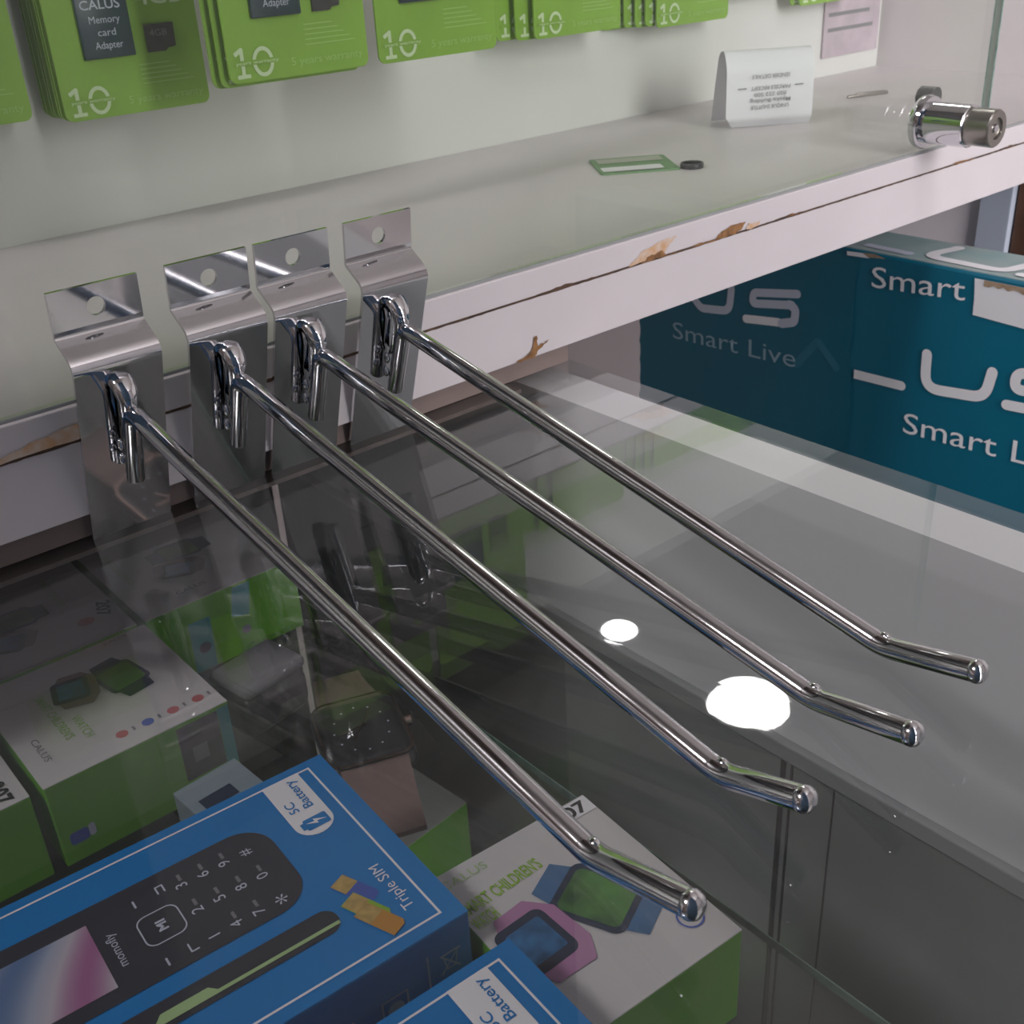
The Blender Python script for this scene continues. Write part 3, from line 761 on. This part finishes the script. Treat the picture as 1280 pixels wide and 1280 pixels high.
# logo strokes
poly2('logo_stroke', fT, stroke2(tsplit([(.4210, -.1100), (.3835, -.1090)]), .0066, (False, True)), INKW, TC, .0007)
poly2('logo_stroke', fT, stroke2(tsplit([(.3675, -.0825), (.3665, -.1060), (.3240, -.1015), (.3215, -.0835)]), .0072, rad=.012), INKW, TC, .0007)
poly2('logo_stroke', fT, stroke2(tsplit([(.2700, -.0760), (.3060, -.0795), (.3060, -.0905), (.2720, -.0880), (.2700, -.0990), (.3090, -.1020)]), .0068, rad=.006), INKW, TC, .0007)
poly2('logo_stroke', fT, stroke2(tsplit([(.4730, -.0625), (.5120, -.0690), (.5130, -.0775), (.4770, -.0715)]), .0062, rad=.004), INKL, TC, .0007)
poly2('logo_stroke', fT, stroke2(tsplit([(.4790, -.0715), (.4735, -.0740), (.4740, -.0835), (.4850, -.0870)]), .0068, rad=.004), INKL, TC, .0008)
poly2('logo_stroke', fT, stroke2(tsplit([(.4880, -.0868), (.5180, -.0905)]), .0064), INKW, TC, .0009)
poly2('logo_stroke', fT, stroke2(tsplit([(.5330, -.0700), (.5345, -.0880), (.5620, -.0915), (.5760, -.0800)]), .0064, rad=.008), INKL, TC, .0007)
FAINT = mat('faint_print', (0.02, 0.16, 0.235), 0.4)
poly2('logo_ghost', fT, stroke2(tsplit([(.4700, -.1150), (.4530, -.0930), (.4360, -.1090)]), .0060, rad=.003), FAINT, TC, .0006)
poly2('address_label', fT, [tsplit([(.3420, -.0262), (.3405, -.0390), (.3400, -.0495), (.300, -.0515), (.240, -.0505), (.240, -.0262)])], INKW, TC, .0007)
jl = [T(.3355 - .0032 * k, -.0262) for k in range(0, 30)]; jl2 = [T(.3355 - .0032 * k, -.0285 - .0022 * random.random()) for k in range(0, 30)]
poly2('torn_label_edge', fT, [[jl[k], jl2[k], jl2[k + 1], jl[k + 1]] for k in range(29)], CARDB, TC, .0010)
poly2('tape_patch', fT, [tsplit([(.4350, -.0248), (.4345, -.0275), (.4170, -.0268), (.4230, -.0240)])], INKW, TC, .0012)
poly2('tape_patch', fT, [tsplit([(.4230, -.0238), (.4180, -.0262), (.4050, -.0250), (.4130, -.0232)])], CARDB, TC, .0012)
fTt = Frame((-.026, .0945, ZT + .46), (0, -1, 0), (1, 0, 0))
poly2('logo_stroke', fTt, stroke2([(.0000, .012), (.034, .010)], .0075, (False, True)), INKL, TC, .0005)
poly2('logo_stroke', fTt, stroke2([(.052, .040), (.044, .012), (.100, .010), (.106, .034)], .0085, rad=.012), INKW, TC, .0005)
poly2('logo_stroke', fTt, stroke2([(.165, .034), (.122, .034), (.120, .024), (.160, .020), (.160, .010), (.112, .009)], .0075, rad=.005), INKW, TC, .0005)
ST = thing('side_stand', 'low white stand carrying the teal carton', 'stand', (0.70, 0.33, -0.9))
box('stand_top', -.14, .14, -.34, .34, .42, .4398, WHITE, ST, .001)
for sx in (-.12, .12):
    for sy in (-.31, .31): box('leg', sx - .015, sx + .015, sy - .015, sy + .015, 0, .4198, WHITE, ST)
# white partition, painted post and brown frame behind the carton
PT = thing('partition', 'white partition board behind the teal carton', 'partition', (0.97, 0.9, -0.9))
box('partition_board', -.01, .01, -.398, .4, 0, .908, mat('partition_paint', (0.86, 0.80, 0.82), 0.7, noise=0.1, nscale=6), PT)
PO = thing('painted_post', 'pale blue painted post beside the partition board', 'post', (0.962, 0.486, -0.9))
box('post_shaft', -.008, .012, -.0145, .0145, 0, .908, POSTM, PO, .001)
FRM = thing('brown_frame', 'brown wooden frame with a metal bracket next to the pale post', 'frame', (0.975, 0.440, -0.9))
box('frame_stile', -.015, .015, -.03, .03, 0, .908, BROWN, FRM, .001)
box('bracket', -.019, -.0152, -.028, .012, .860, .880, NICKEL, FRM, .0005)

# ================================================================== CABINET CONTENTS
CW, CH = 0.0768, 0.118
def card_master(kind):
    me_b = mesh('b', [], [])
    return me_b
def card_body_mesh():
    out = rrect2(0, 0, CW, CH, 0.004, 5)
    verts = [(a, 0.0, b) for a, b in out] + [(a, 0.0012, b) for a, b in out]
    n = len(out)
    faces = [tuple(range(n)), tuple(range(2 * n - 1, n - 1, -1))] + [(k, (k + 1) % n, n + (k + 1) % n, n + k) for k in range(n)]
    return mesh('card_back', verts, faces)
CARDM = card_body_mesh(); CARDM.materials.append(LIME)
fK = Frame((0, 0, 0), (1, 0, 0), (0, 0, 1))
master = thing('memory_card_pack', 'x', 'package')
link('card_back', CARDM, None, master)
def ten_print(par):
    poly2('warranty_number', fK, stroke2([(.0035, .0124), (.0072, .0144), (.0072, .0028)], .0019, (False, False)) + stroke2([(.0038, .0028), (.0106, .0028)], .0017, (False, False))
          + ring2(.0180, .0084, .0056, .0066, .0018), INKGC, par, .0003)
    poly2('number_band', fK, [rect2(.0030, .0075, .0250, .0097)], LIME, par, .0006)
    text2('number_band_text', fK, 'years warranty', .0035, .0079, .0015, INKGC, par, width=.0225, lift=.0008)
ten_print(master)
text2('warranty_text', fK, '5 years warranty', .0330, .0048, .0036, INKGF, master, width=.0405)
poly2('fine_print', fK, [rect2(.0420, .0130 + .0022 * k, .0420 + (.028 - .003 * k), .0135 + .0022 * k) for k in range(5)], INKGF, master)
ad = link('adapter', bm_mesh('adapter', box_bm(.0145, .0405, -.0026, -.0002, .0270, .0600, .0006), True), ADAPT, master)
fAd = Frame((0, -.0027, 0), (1, 0, 0), (0, 0, 1))
text2('adapter_text', fAd, 'CALUS', .0265, .0490, .0040, INKL, master, width=.0200, align='CENTER', bold=.01)
for k, s_ in enumerate(('Memory', 'card', 'Adapter')):
    text2('adapter_text', fAd, s_, .0275, .0428 - .0057 * k, .0032, INKL, master, align='CENTER', width=(.0155, .009, .0140)[k])
link('memory_card', mesh('memory_card', [(a, y, b) for y in (-.0014, -.0002) for a, b in [(.0475, .0272), (.0570, .0272), (.0580, .0284), (.0625, .0290), (.0628, .0400), (.0475, .0400)]],
     [tuple(range(6)), tuple(range(11, 5, -1))] + [(k, (k + 1) % 6, 6 + (k + 1) % 6, 6 + k) for k in range(6)]), MSD, master)
text2('memory_card_text', Frame((0, -.0015, 0), (1, 0, 0), (0, 0, 1)), '4GB', .0495, .0345, .0030, INKGY, master, width=.009)
text2('capacity_text', fK, '4GB', .0460, .0490, .0068, INKGC, master, width=.0245, bold=.02)
def copy_card(src, loc, label, group, light=False, rz=0.0):
    r = src.copy(); COL.objects.link(r); r.location = loc; r.rotation_euler = (0, 0, rz); r['label'] = label; r['group'] = group
    for ch in list(src.children):
        if light and ch.name.split('.')[0] not in ('card_back', 'warranty_number', 'number_band'): continue
        c = ch.copy(); COL.objects.link(c); c.parent = r
    return r
first = [True]
def put(loc, label, group, light=False):
    if first[0] and not light:
        first[0] = False; master.location = loc; master['label'] = label; master['group'] = group; return master
    return copy_card(master, loc, label, group, light)
def stack(x0, yf, zb, nback, dx, dy, name, dz=0.0):
    grp = 'green memory card packs hanging in the cabinet'
    put((x0, yf, zb), 'front green memory card pack of the ' + name, grp)
    for k in range(1, nback + 1):
        put((x0 + dx * k + random.uniform(-.0004, .0004), yf + dy * k, zb + dz + random.uniform(-.0006, .0006)), ('second', 'third', 'fourth', 'fifth', 'sixth', 'rearmost')[k - 1] + ' memory card pack in the ' + name, grp, True)
    # peg
    pg = thing('display_peg', 'metal peg holding the ' + name, 'peg', (x0 + CW / 2, 0.6135, zb + CH - .010))
    link('peg_wire', tube('peg_wire', [(0, 0, 0), (0, yf - .6135 - .012, 0)], .0018, 12), CHROME, pg)
stack(0.2072, 0.580, 0.1105, 6, 0.0, 0.0048, 'thick stack of seven packs')
stack(0.2595, 0.506, 0.1262, 2, -0.002, 0.005, 'stack next to the thick stack', -0.002)
stack(0.3425, 0.5055, 0.1257, 1, 0.004, 0.006, 'stack touching its neighbour edge to edge', 0.001)
stack(0.5090, 0.576, 0.1180, 2, -0.0105, 0.006, 'stack with two packs stepped sideways')
stack(0.6340, 0.588, 0.1125, 5, -0.0062, 0.0045, 'stack with five packs stepped sideways', 0.001)
stack(0.7250, 0.600, 0.1240, 1, -0.004, 0.006, 'stack after the five stepped packs')
stack(0.8020, 0.592, 0.1125, 1, -0.004, 0.006, 'last stack before the door edge')
stack(0.1180, 0.590, 0.1130, 1, -0.004, 0.006, 'stack cut off beside the thick stack')

# receipt: a curled paper slip standing on the cabinet floor
RC = thing('receipt', 'curled white paper receipt standing on the cabinet floor', 'paper', (0.6530, 0.5020, 0.0509), math.radians(-34.5))
rp = fillet([(0, .0040, .0005), (0, -.0010, .0060), (0, -.0005, .0400), (0, .0080, .0500), (0, .0200, .0470), (0, .0300, .0200), (0, .0360, .0005)], [0, .006, .016, .008, .012, .03, 0], 10)
verts, faces = [], []
for v in rp:
    for s in (-1, 1):
        cut = 0.006 * max(0, 1 - v.z / .008) if s < 0 and v.y < .01 else 0
        verts.append((s * .0300 + cut, v.y, v.z))
for k in range(len(rp) - 1): faces.append((2 * k, 2 * k + 1, 2 * k + 3, 2 * k + 2))
link('paper_slip', solid(mesh('paper_slip', verts, faces, True, 80), .00015, 60), PAPER, RC)
fR = Frame((0, -.0014, 0), (-1, 0, -0.02), (0, 0, -1))      # upside-down print
def rl(s_, z, w_, b=.01): text2('receipt_text', fR, s_, 0, -z - .0028 + .0028, .0024, INKGY, RC, width=w_, align='CENTER', bold=b, lift=.0006)
rl('UNIQUE SHUTTLE', .0150, .026); rl('Mpaka Building', .0190, .028); rl('020 222 500', .0230, .022); rl('PARCELS RECEIPT', .0272, .027)
poly2('receipt_rule', fR, [rect2(-.0225, -.0268, -.0165, -.0260), rect2(.0165, -.0268, .0225, -.0260)], INKGY, RC, .0006)
rl('SENDER DETAILS', .0345, .026)
# small green plastic card lying on the floor
SC = thing('phone_card', 'small green and white plastic card lying on the cabinet floor', 'card', (0.5075, 0.4890, 0.0509), math.radians(-34))
out = rrect2(-.0235, -.0225, .0235, .0225, .002)
n = len(out)
link('card_sheet', mesh('card_sheet', [(a, b, 0.0) for a, b in out] + [(a, b, .0009) for a, b in out], [tuple(range(n)), tuple(range(n, 2 * n))] + [(k, (k + 1) % n, n + (k + 1) % n, n + k) for k in range(n)]), mat('muted_green_card', (0.16, 0.30, 0.14), 0.5), SC)
fS = Frame((0, 0, .0009), (1, 0, 0), (0, 1, 0))
poly2('white_strip', fS, [rect2(-.0215, -.0180, .0150, -.0060)], INKW, SC)
poly2('dark_strip', fS, [rect2(-.0150, -.0200, .0130, -.0182)], INKGY, SC)
poly2('grey_print', fS, [rect2(-.0200, .0060, .0200, .0190)], mat('grey_green_print', (0.42, 0.44, 0.36), 0.5), SC)
CO = thing('coin', 'small dark coin beside the green plastic card', 'coin', (0.5230, 0.4560, 0.0509))
link('coin_disc', lathe('coin_disc', [(0, .0068), (.0012, .0070), (.0024, .0068)], (0, 0, 0), (0, 0, 1), 28), BLACKP, CO)
link('coin_rim', lathe('coin_rim', [(.00235, .0069), (.0029, .0066), (.0029, .0058), (.0024, .0056)], (0, 0, 0), (0, 0, 1), 28), BLACKP, CO)
BT = thing('metal_clip', 'small dark metal clip lying behind the door lock', 'clip', (0.80, 0.52, 0.0509), math.radians(-20))
link('clip_wire', tube('clip_wire', fillet([(-.02, 0, .0012), (.016, 0, .0012), (.018, .005, .0012), (-.008, .006, .0012)], .002, 4), .0011, 8), NICKEL, BT)
PS = thing('mauve_sheet', 'mauve printed sheet on the cabinet back wall past the door edge', 'paper', (0.905, 0.6125, 0.066))
link('sheet', bm_mesh('sheet', box_bm(-.04, .04, -.0006, .0006, 0, .20), False), PINKP, PS)
poly2('sheet_print', Frame((0, -.0006, 0), (1, 0, 0), (0, 0, 1)), [rect2(-.035, .02 + .012 * k, .03 - .006 * (k % 3), .023 + .012 * k) for k in range(12)], INKGY, PS)
